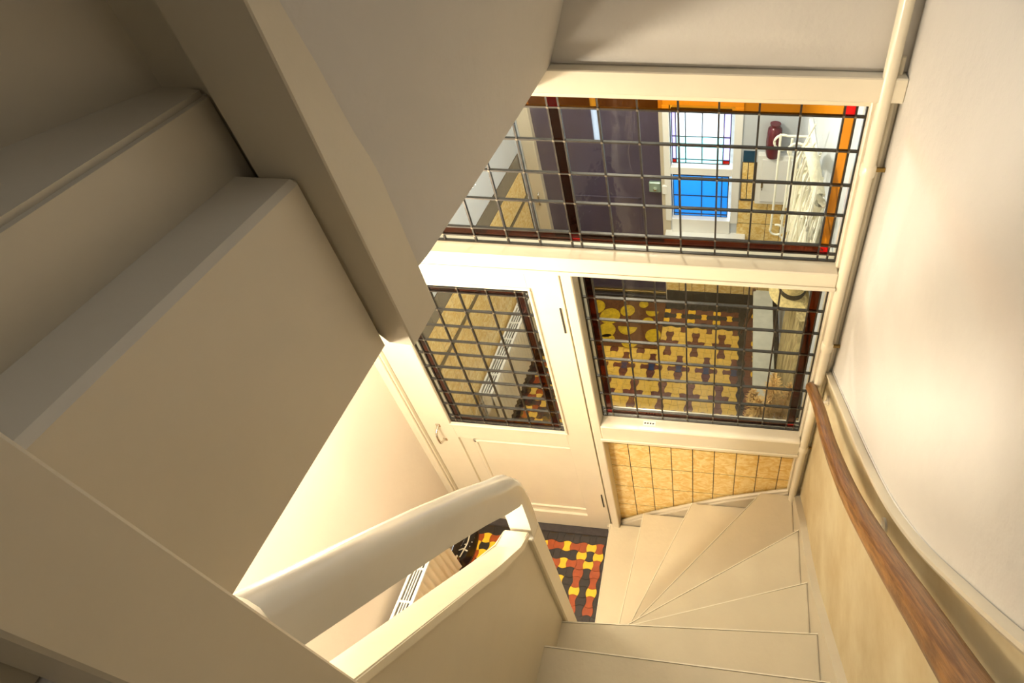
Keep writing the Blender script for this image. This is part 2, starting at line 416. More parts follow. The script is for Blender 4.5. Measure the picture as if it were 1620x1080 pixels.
# hall door
door = struct(empty('door_1', (-0.61, -0.005, 0)), 'cream hall door with leaded glass above a moulded panel')
GX0, GX1, GZ0, GZ1 = -1.292, -0.727, 1.034, 1.985
bm = BM()
for a, b in (((-1.445, 0.015), (GX0, 2.10)), ((GX1, 0.015), (-0.602, 2.10)), ((GX0, GZ1), (GX1, 2.10)), ((GX0, 0.905), (GX1, GZ0)), ((GX0, 0.015), (GX1, 0.165))):
    bx(bm, (a[0], -0.012, a[1]), (b[0], 0.03, b[1]), 0.001)
shift(bm, door); finish('door_frame', bm, CREAM_GLOSS, door)
box('door_panel', (GX0, 0.0, 0.165), (GX1, 0.02, 0.905), CREAM_GLOSS, door, bev=0)
bm = BM()
for a, b in (((-1.225, .215), (-0.665, .235)), ((-1.225, .865), (-0.665, .885)), ((-1.225, .215), (-1.205, .885)), ((-0.685, .215), (-0.665, .885))):
    bx(bm, (a[0], -0.008, a[1]), (b[0], 0.004, b[1]), 0.004)
shift(bm, door); finish('panel_moulding', bm, CREAM_GLOSS, door)
bm = BM()
g = 0.012
for a, b in (((GX0-g, GZ0-g), (GX1+g, GZ0)), ((GX0-g, GZ1), (GX1+g, GZ1+g)), ((GX0-g, GZ0), (GX0, GZ1)), ((GX1, GZ0), (GX1+g, GZ1))):
    bx(bm, (a[0], -0.020, a[1]), (b[0], -0.010, b[1]), 0.003)
shift(bm, door); finish('glazing_bead', bm, CREAM_GLOSS, door)
xs = [-1.290, -1.264, -1.236, -1.121, -1.008, -0.895, -0.783, -0.752, -0.727]
zs = [1.984, 1.963, 1.938, 1.836, 1.739, 1.643, 1.556, 1.462, 1.370, 1.277, 1.182, 1.087, 1.056, 1.034]
def col_dr(i, j):
    if i in (0, 7) or j in (0, 12): return GLZ
    if i in (1, 6) or j in (1, 11): return BROWNG
    return GLZ
leaded(door, xs, zs, col_dr, wl=0.0026)
h = tubeo('door_handle', catmull([(-1.365, -.013, 1.0), (-1.365, -.045, .985), (-1.363, -.055, .94), (-1.365, -.045, .90), (-1.365, -.013, .885)], 5), 0.006, CHROME, door); h['label'] = 'chrome pull handle'
for z in (1.005, .88): box('handle_plate', (-1.376, -.016, z-.012), (-1.354, -.012, z+.012), CHROME, h)
box('hinge', (-0.622, -.016, 1.76), (-0.616, -.011, 1.90), DARKGAP, door, bev=0)
box('hinge', (-0.622, -.016, 0.30), (-0.616, -.011, 0.44), DARKGAP, door, bev=0)

# tiled dado under the sidelight
dado = tag(empty('tile_dado', (-0.541, 0.012, 0)), 'yellow marbled wall tiles under the leaded sidelight beside the stairs', 'tiling')

TMESH = {}
def wall_tile(parent, o, du, dv, nrm, mt, name='tile', th=0.0013, gap=0.0019):
    """flat tile: corner o, edges du, dv (world vectors), face pushed along nrm"""
    o, du, dv, nrm = Vector(o), Vector(du), Vector(dv), Vector(nrm)
    key = (tuple(round(v, 4) for v in (*du, *dv, *nrm)), mt.name)
    if key not in TMESH:
        bm = BM(); eu, ev = du.normalized()*gap, dv.normalized()*gap*1.35; c = 0.0006
        lo = [eu+ev, du-eu+ev, du-eu+dv-ev, eu+dv-ev]
        lov = [bm.verts.new(p) for p in lo]; mid = [bm.verts.new(p + nrm*(th-c)) for p in lo]
        cu, cv = du.normalized()*c, dv.normalized()*c
        top = [bm.verts.new(p + q + nrm*th) for p, q in zip(lo, (cu+cv, -cu+cv, -cu-cv, cu-cv))]
        bm.faces.new(top)
        for A, B in ((lov, mid), (mid, top)):
            for k in range(4): bm.faces.new((A[k], A[(k+1) % 4], B[(k+1) % 4], B[k]))
        bmesh.ops.recalc_face_normals(bm, faces=bm.faces[:])
        me = bpy.data.meshes.new('tile'); bm.to_mesh(me); bm.free(); me.materials.append(mt); TMESH[key] = me
    t = link(name, TMESH[key], parent); t.location = o - off(parent); return t
box('tile_bed', (-0.541, -0.004, 0.0), (0.345, 0.012, 1.09), GROUT, dado, bev=0)
for i in range(9):
    for z0, z1 in ((0.963, 1.09), (0.757, 0.963), (0.550, 0.757), (0.345, 0.550), (0.140, 0.345)):
        if z1 < 0.15 + 0.9*max(0, (-0.541+0.1035*i)+0.55) - 0.25: continue
        wall_tile(dado, (-0.541+0.1035*i, -0.004, z0), (min(.1035, .345+.541-.1035*i), 0, 0), (0, 0, z1-z0), (0, -1, 0), YT)

# ------------------------------------------------------------------ lower winding staircase
stairs = tag(empty('winding_staircase', (-0.40, -0.75, 0)), 'cream painted winding staircase climbing from the hall floor beside the right wall', 'staircase')
HUB = (-0.40, -0.745); H = 0.17
L = {1: ((-0.592, -0.045), (-0.566, -0.745)), 2: ((-0.392, -0.045), (-0.444, -0.745)), 3: ((-0.130, -0.045), (-0.41, -0.745)),
     4: ((0.212, -0.040), (-0.40, -0.745)), 5: ((0.366, -0.277), (-0.395, -0.757)), 6: ((0.366, -0.551), (-0.395, -0.795)),
     7: ((0.366, -0.772), (-0.52, -0.823)), 8: ((0.366, -0.946), (-0.52, -0.940)), 9: ((0.366, -1.12), (-0.52, -1.12)),
     10: ((0.366, -1.295), (-0.52, -1.295)), 11: ((0.366, -1.47), (-0.455, -1.47)), 12: ((0.366, -1.645), (-0.455, -1.645)),
     13: ((0.366, -1.82), (-0.455, -1.82)), 14: ((0.366, -1.995), (-0.455, -1.995)), 15: ((0.366, -2.17), (-0.455, -2.17)),
     16: ((0.366, -2.345), (-0.455, -2.345)), 17: ((0.366, -2.52), (-0.455, -2.52)), 18: ((0.366, -2.70), (-0.455, -2.70)), 19: ((0.366, -3.6), (-0.455, -3.6))}
for n in range(1, 19):
    (ax, ay), (bx_, by) = L[n]; (cx, cy), (dx, dy) = L[n+1]
    z = H*n
    # go a little beyond the next riser line so that the next riser stands on this tread
    def ext(p, q, f=0.02):
        v = Vector((q[0]-p[0], q[1]-p[1])); l = v.length or 1; return (q[0]+v.x/l*f, q[1]+v.y/l*f)
    c2 = ext((ax, ay), (cx, cy)); d2 = ext((bx_, by), (dx, dy))
    if n in (1, 2): c2 = (cx+.02, -0.045)
    if n == 3: poly = [(ax, ay), (0.366, -0.040), (cx, cy), (dx, dy-.01), (bx_, by-.005)]; poly = [(ax, ay), (cx+.02, -.04), (dx, dy-.004), (bx_, by)]
    elif n == 4: poly = [(ax, ay), (0.366, -0.040), (cx, cy-.02), (dx, dy-.004), (bx_, by)]
    elif n in (1, 2): poly = [(ax, ay), c2, (dx+.02, dy), (bx_, by)]
    else: poly = [(ax, ay), (cx, cy-.02), (dx, dy-.02), (bx_, by)]
    slab('tread', [(x, y, z-0.03) for x, y in poly], (0, 0, 0.03), STAIR, stairs, bev=0.005)
    # highlight painted in: pale nosing strip along the front edge
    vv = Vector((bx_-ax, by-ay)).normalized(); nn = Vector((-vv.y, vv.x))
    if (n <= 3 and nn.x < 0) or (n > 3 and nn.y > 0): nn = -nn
    slab('nosing_highlight', [(ax, ay, z-.004), (bx_, by, z-.004), (bx_+nn.x*.0032, by+nn.y*.0032, z-.004), (ax+nn.x*.0032, ay+nn.y*.0032, z-.004)], (0, 0, .0048), NOSE, stairs)
    # riser set back under the nosing
    v = Vector((bx_-ax, by-ay)).normalized(); nrm = Vector((-v.y, v.x))
    if n <= 3 and nrm.x < 0 or n > 3 and nrm.y > 0: nrm = -nrm
    s = nrm*0.022; e = nrm*0.012
    P = [(ax+s.x, ay+s.y), (bx_+s.x, by+s.y), (bx_+s.x+e.x, by+s.y+e.y), (ax+s.x+e.x, ay+s.y+e.y)]
    slab('riser', [(x, y, z-H-0.0) for x, y in P], (0, 0, H-0.03), STAIR, stairs)
# wall string along the partition: curved top edge
zt = [(-0.612, 0.085), (-0.535, 0.165), (-0.433, 0.245), (-0.34, 0.315), (-0.251, 0.372), (-0.15, 0.437), (-0.048, 0.500), (0.05, 0.560), (0.144, 0.606), (0.24, 0.652), (0.345, 0.70)]
pts = [(x, -0.012, z-.012) for x, z in zt] + [(0.345, -0.012, 0.3), (0.0, -0.012, 0.02), (-0.612, -0.012, 0.0)]
slab('wall_string', pts, (0, -0.028, 0), CREAM, stairs)
tubeo('string_nosing', [(x, -0.022, z-.006) for x, z in zt], 0.010, CREAM, stairs, n=8)
# right hand string with the stepped line hidden behind it
rs = [(-0.02, 0.70), (-0.25, 0.88), (-0.45, 0.99), (-0.62, 1.12), (-0.80, 1.30), (-0.95, 1.45), (-1.2, 1.70), (-1.5, 1.99), (-2.0, 2.48), (-2.7, 3.16), (-2.7, 2.7), (-1.5, 1.5), (-0.9, 0.9), (-0.5, 0.55), (-0.02, 0.3)]
slab('wall_string', [(0.366, y, z) for y, z in rs], (0.034, 0, 0), CREAM, stairs, bev=0.003)
# closed panel under the outer ends of the first treads and the curved underside towards the hall
slab('skirt_panel', [(-0.52, -0.82, 0.0), (-0.52, -1.37, 0.0), (-0.52, -1.37, 1.62), (-0.52, -0.82, 1.08)], (-0.02, 0, 0), HALLWALL, stairs)

# ------------------------------------------------------------------ balustrade on the open side
bal = tag(empty('stair_balustrade', (-0.53, -0.79, 1.0)), 'grey-cream balustrade with solid panel and rounded rail above the hall radiator', 'balustrade')
slab('infill_panel', [(-0.512, -0.80, 0.85), (-0.512, -1.40, 1.35), (-0.512, -1.40, 2.62), (-0.512, -0.95, 1.985), (-0.512, -0.86, 1.87), (-0.512, -0.80, 1.82)], (-0.030, 0, 0), CREAM, bal)
cp = [(-0.50, -1.298, 2.515), (-0.50, -0.95, 2.025), (-0.50, -0.868, 1.915), (-0.50, -0.814, 1.885), (-0.50, -0.814, 1.86), (-0.50, -0.868, 1.887), (-0.50, -0.95, 1.99), (-0.50, -1.298, 2.48)]
slab('panel_cap', cp, (-0.070, 0, 0), CREAM_GLOSS, bal, bev=0.003)
box('newel_post', (-0.562, -0.816, 0.0), (-0.498, -0.761, 1.832), CREAM_GLOSS, bal, bev=0.004)
# handrail: flat side, rounded top, swept along the slope and turned down at the end
RP = [(0.0, 0.0), (0.0, 0.064), (-0.006, 0.084), (-0.018, 0.096), (-0.032, 0.100), (-0.046, 0.096), (-0.057, 0.084), (-0.060, 0.06), (-0.060, 0.0)]
path = [(-1.298, 2.690), (-1.173, 2.530), (-1.047, 2.368), (-0.935, 2.215), (-0.86, 2.105), (-0.812, 2.04)]
bm = BM(); rings = []
for i, (y, z) in enumerate(path):
    rings.append([bm.verts.new((-0.498+x, y+(h*0.30), z-.012+h*(1.0+.02))) for x, h in RP])
# turned end: rings that swing over the corner and run down
for (y, z, yy, zz) in ((-0.800, 2.018, -0.775, 2.112), (-0.800, 1.995, -0.755, 2.062), (-0.802, 1.93, -0.744, 1.99), (-0.806, 1.87, -0.745, 1.885), (-0.810, 1.825, -0.750, 1.825)):
    rings.append([bm.verts.new((-0.498+x, y+(yy-y)*h/0.100, z+(zz-z)*h/0.100)) for x, h in RP])
for A, B in zip(rings, rings[1:]):
    for k in range(len(A)): bm.faces.new((A[k], A[(k+1) % len(A)], B[(k+1) % len(A)], B[k]))
bm.faces.new(rings[0]); bm.faces.new(rings[-1][::-1])
shift(bm, bal); finish('handrail', bm, RAILP, bal, smooth=True)

# tall square newel at the head of the flight, close to the camera
nw = tag(box('newel_post', (-0.545, -1.377, 1.2), (-0.460, -1.291, 4.2), CREAM, bev=0.003), 'tall square cream newel that the rounded balustrade rail runs into', 'post')

# ------------------------------------------------------------------ upper flight seen from above, with the hanging newel
up = tag(empty('upper_staircase', (-0.52, -0.9, 2.8)), 'cream upper flight with hanging square newel above the hall', 'staircase')
bm = BM()
X0_, X1_, Y0_, Y1_ = -0.567, -0.470, -0.924, -0.842
prism(bm, [(X1_, Y0_, 2.80), (X1_, Y0_, 4.6), (X0_, Y0_, 4.6), (X0_, Y0_, 2.90), (-0.510, Y0_, 2.805)], (0, Y1_-Y0_, 0))
bmesh.ops.bevel(bm, geom=bm.edges[:], offset=0.002, segments=1, affect='EDGES')
shift(bm, up); finish('newel_post', bm, CREAM, up)
box('fascia_board', (-0.64, -1.291, 2.80), (SLABX, -0.924, 3.109), CREAM, up, bev=0.007)
slab('step', [(-0.588, -0.90, 3.08), (-0.588, -1.33, 3.08), (-0.95, -1.33, 3.08), (-0.75, -0.86, 3.08)], (0, 0, 0.126), CREAM, up, bev=0.007)
slab('back_board', [(-0.629, -0.86, 3.2), (-0.702, -1.036, 3.2), (-0.84, -1.37, 3.2), (-0.88, -1.37, 3.2), (-0.74, -1.036, 3.2), (-0.665, -0.86, 3.2)], (0, 0, 1.3), CREAM, up)
box('closing_board', (-1.45, -0.90, 2.90), (-0.567, -0.872, 4.6), CREAM, up, bev=0.002)
box('carcase', (-1.45, -3.9, 2.905), (-0.56, -0.905, 3.06), CREAM, up, bev=0)
# leaning plaster face between hanging newel and partition
bm = BM()
def leanx(y, z):
    yc = -0.829 - 0.132*(z-2.887)
    if y < yc: return -0.47 - 0.16*(yc-y) - 0.0008
    return -0.47 + (y-yc)/(-0.03-yc)*(-0.024 + 0.37*(z-2.853))
N1, N2 = 40, 24; grid = []
for i in range(N1+1):
    y = -0.03 - 0.87*i/N1; zb = 2.855 + 0.038*i/N1
    grid.append([bm.verts.new((leanx(y, zb+1.6*j/N2), y, zb+1.6*j/N2)) for j in range(N2+1)])
back = [[bm.verts.new((v.co.x-0.03, v.co.y, v.co.z)) for v in row] for row in grid]
for G, fl in ((grid, 0), (back, 1)):
    for i in range(N1):
        for j in range(N2):
            q = (G[i][j], G[i+1][j], G[i+1][j+1], G[i][j+1]); bm.faces.new(q[::-1] if fl else q)
def strip(a, b):
    for k in range(len(a)-1): bm.faces.new((a[k], a[k+1], b[k+1], b[k]))
strip(grid[0], back[0]); strip(back[-1], grid[-1]); strip([r[0] for r in back], [r[0] for r in grid]); strip([r[-1] for r in grid], [r[-1] for r in back])
shift(bm, up); finish('plaster_soffit', bm, PLASTER2, up, smooth=True)

# ------------------------------------------------------------------ right wall: wainscot, curved ledge, oak handrail, pipes
LED = [(0.0, 1.640), (-0.12, 1.712), (-0.217, 1.772), (-0.321, 1.837), (-0.565, 1.991), (-0.757, 2.13), (-0.924, 2.293), (-1.062, 2.464), (-1.182, 2.624), (-1.35, 2.87), (-1.6, 3.24)]
lp = catmull([(0, y, z) for y, z in LED], 5)
wains = struct(slab('trim_3', [(XR-0.012, p.y, p.z) for p in lp] + [(XR-0.012, -1.6, 1.4), (XR-0.012, -0.3, 0.2), (XR-0.012, -0.001, 0.0)], (0.014, 0, 0), WAINSCOT), 'stained cream wainscot below the curved ledge on the stair wall')
lg = tubeo('trim_4', [(XR-0.013, p.y, p.z) for p in lp], 0.009, CREAM, None, prof=[(-1.1, -.8), (-.2, -1), (.9, -.9), (1.3, -.2), (1.1, .5), (.2, .8), (-1.1, .9)])
struct(lg, 'thin cream ledge moulding curving down the stair wall')
lg = tubeo('trim_5', [(XR-0.001, p.y-.016, p.z+.026) for p in lp], 0.0032, PLASTER, None, n=6)
struct(lg, 'faint raised line in the plaster above the ledge')

hr = tag(empty('oak_handrail', (0.34, -0.05, 1.55)), 'curved oak handrail fixed to the right stair wall', 'handrail')
HP = [(0.338, -0.050, 1.575), (0.338, -0.075, 1.605), (0.336, -0.25, 1.73), (0.334, -0.44, 1.840), (0.333, -0.705, 2.04), (0.332, -0.945, 2.275), (0.331, -1.105, 2.450), (0.330, -1.20, 2.553), (0.33, -1.33, 2.70), (0.33, -1.6, 3.0)]
path = catmull(HP, 6)
rr = [0.014 if i == 0 else (0.019 if i < 2 else 0.0205 + 0.0105*min(1, max(0, (-p.y-0.2)/1.1))) for i, p in enumerate(path)]
tubeo('rail', path, rr, OAK, hr, n=18)
for (y, z) in ((-0.13, 1.60), (-0.80, 2.075), (-1.45, 2.80)):
    b = tubeo('bracket', catmull([(XR-.012, y, z+.015), (XR-.045, y, z-.012), (0.345, y, z+.018), (0.337, y, z+.04)], 5), 0.006, CREAM, hr, n=8)
    lathe('bracket_rose', [(0.0, 0), (0.018, 0.001), (0.018, -0.006), (0.0, -0.008)], (XR-.012, y, z+.015), CREAM, b, n=12, axis='x')

def pipe(x, y, r, z0, z1, joints, label, collars=True):
    p = tag(empty('water_pipe', (x, y, z0)), label, 'pipe', 'painted pipes in the stair corner')
    tubeo('pipe_run', [(x, y, z0), (x, y, z1)], r, CREAM_GLOSS, p, n=16)
    for z in joints:
        lathe('collar', [(r, -0.02), (r+.004, -0.018), (r+.004, 0.012), (r, 0.018)], (x, y, z), CREAM_GLOSS, p, n=16)
        bm = BM(); bx(bm, (x+r*.6, y, z-.008), (x+r+.045, y+.006, z+.004)); shift(bm, p); finish('clip', bm, BRASS, p)
pipe(0.362, -0.056, 0.0175, 0.645, 5.2, (1.15, 1.84, 2.59), 'thicker cream painted pipe standing in the corner by the stair handrail')
pipe(0.390, -0.034, 0.0075, 0.70, 2.90, (1.62,), 'thin cream painted pipe squeezed between thicker pipe and wall')

# ------------------------------------------------------------------ radiators
def radiator(y0, y1, top, bot, x0, x1, label, end):
    r = tag(empty('radiator', ((x0+x1)/2, (y0+y1)/2, bot)), label, 'radiator', 'white panel radiators on the left wall')
    n = int((y1-y0)/0.036)
    for X in (x1, x0+.012):                       # fluted front and back panel
        bm = BM(); K = n*6; a = []; b = []
        for k in range(K+1):
            y = y0+(y1-y0)*k/K; ph = (k % 6)/6; dx = -0.008*(0.5-0.5*math.cos(2*math.pi*ph))
            a.append(bm.verts.new((X+dx, y, bot))); b.append(bm.verts.new((X+dx, y, top-.012)))
        c = [bm.verts.new((X-.014, v.co.y, bot)) for v in a]; d = [bm.verts.new((X-.014, v.co.y, top-.012)) for v in a]
        for k in range(K):
            bm.faces.new((a[k], a[k+1], b[k+1], b[k])); bm.faces.new((c[k+1], c[k], d[k], d[k+1]))
            bm.faces.new((b[k], b[k+1], d[k+1], d[k])); bm.faces.new((a[k+1], a[k], c[k], c[k+1]))
        bm.faces.new((a[0], b[0], d[0], c[0])); bm.faces.new((a[-1], c[-1], d[-1], b[-1]))
        shift(bm, r); finish('panel', bm, RADW, r, smooth=True)
    bm = BM(); t0 = top-.012
    bx(bm, (x0, y0, t0), (x0+.012, y1, top)); bx(bm, (x1-.014, y0, t0), (x1+.001, y1, top))
    step = 0.1435; k = 0; y = y0
    while y < y1:
        bx(bm, (x0, y, t0+.001), (x1, min(y+.009, y1), top-.001)); y += step
    for q in (1, 2, 3):
        xq = x0+.012+(x1-x0-.026)*q/4; bx(bm, (xq-.0028, y0, t0+.002), (xq+.0028, y1, top-.002))
    shift(bm, r); finish('top_grille', bm, WHITEP, r)
    box('core', (x0+.014, y0+.004, bot+.01), (x1-.016, y1-.004, top-.03), DARKGAP, r, bev=0)
    for y in (y0, y1-.003): box('end_plate', (x0+.004, y, bot+.01), (x1-.004, y+.003, top-.004), RADW, r, bev=0)
    yv = y1+.03 if end > 0 else y0-.03
    tubeo('valve', [(x1-.03, yv-.03*end, bot+.05), (x1-.03, yv, bot+.05), (x1-.03, yv, 0.0)], 0.008, CHROME, r, n=8)
radiator(-1.35, -0.315, 0.50, 0.08, -1.452, -1.376, 'white fluted radiator in the hall below the balustrade gap', 1)
radiator(0.50, 1.42, 0.52, 0.10, -1.475, -1.39, 'white radiator on the tiled vestibule wall behind the glazed hall door', -1)

# black shoe with pale laces on the hall floor
sh = tag(empty('shoe', (-1.40, -0.19, 0.0)), 'black shoe with pale laces on the floor by the hall radiator', 'shoe')
def shoe_part(name, zs_, mt):
    bm = BM(); R_ = []
    for z, sx, sy, oy in zs_:
        R_.append([bm.verts.new((-1.40+sx*math.cos(t)*(1-.18*math.sin(t)), -0.19+oy+sy*math.sin(t), z)) for t in [2*math.pi*k/20 for k in range(20)]])
    for A, B in zip(R_, R_[1:]):
        for k in range(20): bm.faces.new((A[k], A[(k+1) % 20], B[(k+1) % 20], B[k]))
    bm.faces.new(R_[0][::-1]); bm.faces.new(R_[-1]); shift(bm, sh); return finish(name, bm, mt, sh, smooth=True)
shoe_part('sole', [(0.001, .040, .118, 0), (0.018, .042, .12, 0)], BROWNW)
shoe_part('upper', [(0.018, .040, .115, 0), (0.045, .038, .105, -.004), (.065, .030, .075, -.028), (.085, .026, .05, -.05)], BLACKL)
for k in range(4):
    y = -0.235+.028*k; z = 0.092-.011*k
    tubeo('lace', [(-1.425, y, z-.01), (-1.40, y+.006, z+.004), (-1.375, y, z-.01)], 0.004, WHITEC, sh, n=6)
tubeo('lace', catmull([(-1.40, -.15, .07), (-1.385, -.20, .10), (-1.395, -.25, .098), (-1.415, -.28, .07)], 4), 0.004, WHITEC, sh, n=6)

# ------------------------------------------------------------------ vestibule: tiled walls
vl = tag(empty('wall_tiling', (XL, 0.1, 0)), 'yellow marbled tiles under a grey border on the left vestibule wall', 'tiling')
box('tile_bed', (XL, 0.09, 0), (XL+.004, YV, 1.352), GROUT, vl, bev=0)
y = 0.10; tl = []
while y < YV-.03:
    w_ = min(.1035, YV-y)
    for z0, z1, mt in ((1.232, 1.35, GREYT), (1.016, 1.23, YT), (0.795, 0.985, YT), (0.59, 0.795, YT), (0.385, 0.59, YT), (.18, .385, YT)):
        wall_tile(vl, (XL+.004, y, z0), (0, w_, 0), (0, 0, z1-z0), (1, 0, 0), mt, gap=.0011)
    y += .1035
box('dark_line_tile', (XL+.004, 0.10, 0.988), (XL+.009, YV, 1.013), mat('olive_strip', (96, 84, 50), .3), vl, bev=0)
box('skirting', (XL+.004, 0.10, 0.0), (XL+.012, YV, 0.178), BLACKT, vl, bev=0.001)
vfr = tag(empty('wall_tiling', (0.0, YV, 0)), 'yellow marbled tiles over dark skirting tiles on the wall under the vestibule window', 'tiling')
box('tile_bed', (WX0-.06, YV-.006, 0), (XR, YV, 0.64), GROUT, vfr, bev=0)
box('tile_bed', (0.045, YV-.006, 0.64), (XR, YV, 1.36), GROUT, vfr, bev=0)
for i in range(9):
    x = -0.50+.1035*i; w_ = min(.1035, XR-x)
    if w_ < .03: continue
    for z0, z1 in ((0.012, 0.115), ): wall_tile(vfr, (x, YV-.006, z0), (w_, 0, 0), (0, 0, z1-z0), (0, -1, 0), BLACKT)
    for z0, z1 in ((0.115, 0.32), (0.32, 0.525), (0.525, 0.64)): wall_tile(vfr, (x, YV-.006, z0), (w_, 0, 0), (0, 0, z1-z0), (0, -1, 0), YT)
    if x > 0.0:
        for z0, z1 in ((0.64, 0.845), (0.845, 1.05)): wall_tile(vfr, (x+.014, YV-.006, z0), (min(w_, XR-x-.014), 0, 0), (0, 0, z1-z0), (0, -1, 0), YT)
for x in (0.048, 0.088):
    wall_tile(vfr, (x, YV-.006, 1.06), (.038, 0, 0), (0, 0, .30), (0, -1, 0), YT)
wall_tile(vfr, (0.048, YV-.006, 1.362), (.08, 0, 0), (0, 0, .09), (0, -1, 0), BLUEPL)
box('pencil_line', (0.048, YV-.016, 1.052), (0.128, YV-.006, 1.060), DARKGAP, vfr, bev=0)

# vestibule window
wn = struct(empty('window_3', (WX0, YV, WZ0)), 'vestibule window with leaded white upper and blue lower panes')
bm = BM()
for a, b in (((WX0-.04, WZ1), (WX1+.055, WZ1+.06)), ((WX0-.045, WZ0-.02), (WX0, WZ1)), ((WX1, WZ0-.02), (WX1+.055, WZ1)), ((WX0, 1.245), (WX1, 1.305))):
    bx(bm, (a[0], YV-.015, a[1]), (b[0], YV+.06, b[1]), .004)
shift(bm, wn); finish('window_frame', bm, WHITEP, wn)
box('window_sill', (-0.485, YV-.11, 0.715), (0.10, YV+.02, 0.745), WHITEP, wn, bev=.005)
box('sill_apron', (-0.46, YV-.03, 0.66), (0.06, YV+.0, 0.715), CREAM, wn, bev=.003)
box('sloping_sill', (WX0, YV-.02, 0.745), (WX1, YV+.06, WZ0+.005), WHITEP, wn, bev=.003)
def cu(i, j): return REDG if (i in (0, 4) and j in (0, 3)) else (LILAC if i in (0, 4) else FROST)
leaded(wn, [-0.425, -0.398, -0.335, -0.225, -0.085, -0.04], [1.72, 1.695, 1.52, 1.345, 1.315], lambda i, j: REDG if (i in (0, 4) and j in (0, 3)) else (LILAC if i in (0, 4) else (CYANG if j >= 2 else FROST)), y=YV+.03, wl=.003)
leaded(wn, [-0.425, -0.385, -0.225, -0.085, -0.04], [1.24, 1.215, 1.045, 0.885, 0.862], lambda i, j: BLUEG, y=YV+.03, wl=.003)

# front door
fd = struct(empty('door_2', (DX1, YV+.04, 0)), 'glossy dark aubergine front door of the vestibule')
bm = BM()
sx0, sx1, sz0, sz1 = -0.955, -0.912, 1.44, 1.78       # narrow light slit
for a, b in (((DX0, 0.01), (sx0, DZ-.005)), ((sx1, 0.01), (DX1, DZ-.005)), ((sx0, 0.01), (sx1, sz0)), ((sx0, sz1), (sx1, DZ-.005))):
    bx(bm, (a[0], YV+.035, a[1]), (b[0], YV+.08, b[1]))
shift(bm, fd); finish('door_leaf', bm, DARKDOOR, fd)
bm = BM()
for a, b in (((-1.24, .20), (-.66, .22)), ((-1.24, .98), (-.66, 1.0)), ((-1.24, .20), (-1.22, 1.0)), ((-.68, .20), (-.66, 1.0))):
    bx(bm, (a[0], YV+.028, a[1]), (b[0], YV+.037, b[1]), .003)
shift(bm, fd); finish('door_moulding', bm, DARKDOOR, fd)
box('glass_pane', (sx0, YV+.05, sz0), (sx1, YV+.056, sz1), FROST, fd, bev=0)
box('weather_bar', (DX0, YV+.015, 0.035), (DX1, YV+.036, 0.06), BRASS, fd)
lk = box('door_lock', (-0.595, YV+.005, 1.07), (-0.510, YV+.036, 1.155), mat('lock_grey', (150, 172, 160), .25, metal=.3), fd, bev=.006); lk['label'] = 'pale grey rim lock'
lathe('lock_knob', [(0, 0), (.014, .0), (.014, .01), (0, .012)], (-0.55, YV-.002, 1.10), CHROME, lk, n=12)
box('lock_keep', (-0.498, YV-.02, 1.075), (-0.462, YV+.0, 1.15), WHITEP, fd, bev=.005)
box('door_stop', (DX1-.005, YV-.004, 0), (DX1+.055, YV+.03, DZ), CREAM, fd, bev=.003)
tubeo('frame_latch', catmull([(-1.40, YV-.013, 1.04), (-1.40, YV-.04, 1.02), (-1.40, YV-.04, .95), (-1.40, YV-.013, .93)], 4), .007, CHROME, fd, n=8)
box('threshold', (DX0-.02, YV+.0, 0.0), (DX1+.02, YV+.13, 0.018), STONE, fd, bev=.003)

# meter cupboard on the front wall, jar on top
cb = tag(empty('wall_cupboard', (0.26, YV, 1.06)), 'small white wall cupboard with a key in its door', 'cupboard')
box('cabinet_body', (0.145, YV-.05, 1.055), (0.405, YV, 1.445), WHITEP, cb, bev=.004)
cd = box('cabinet_door', (0.175, YV-.062, 1.085), (0.395, YV-.05, 1.42), WHITEP, cb, bev=.003)
box('keyhole_plate', (0.178, YV-.066, 1.20), (0.190, YV-.062, 1.245), BRASS, cd, bev=0)
tubeo('key', [(0.184, YV-.066, 1.225), (0.184, YV-.09, 1.225), (0.184, YV-.09, 1.20)], .004, BRASS, cd, n=6)
jar = tag(lathe('glazed_jar', [(0.0, 0), (.040, 0), (.048, .03), (.050, .12), (.044, .20), (.030, .215), (.034, .235), (.0, .235)], (0.235, YV-.055+.0, 1.446), REDJ), 'dark red glazed jar on top of the white wall cupboard', 'jar')

# bench with grey top
bn = tag(empty('bench', (0.25, 1.05, 0)), 'long narrow bench with grey top and splayed brown legs under the hanging coats', 'bench')
box('bench_top', (0.180, 0.46, 0.42), (0.318, 1.60, 0.45), MARBLE, bn, bev=.004)
box('apron', (0.200, 0.50, 0.37), (0.298, 1.56, 0.42), BROWNW, bn)
for y in (0.60, 1.50):
    for sgn, x in ((-1, 0.200), (1, 0.300)):
        bm = BM(); tube(bm, [(x, y, 0.42), (x+sgn*.085, y+.12*(1 if y > 1 else -1)*.5, 0.0)], [.017, .011], 8); shift(bm, bn); finish('leg', bm, BROWNW, bn, smooth=True)
for x in (0.186, 0.312): box('corner_bracket', (x-.012, 1.585, 0.41), (x+.012, 1.61, 0.455), BROWNW, bn)

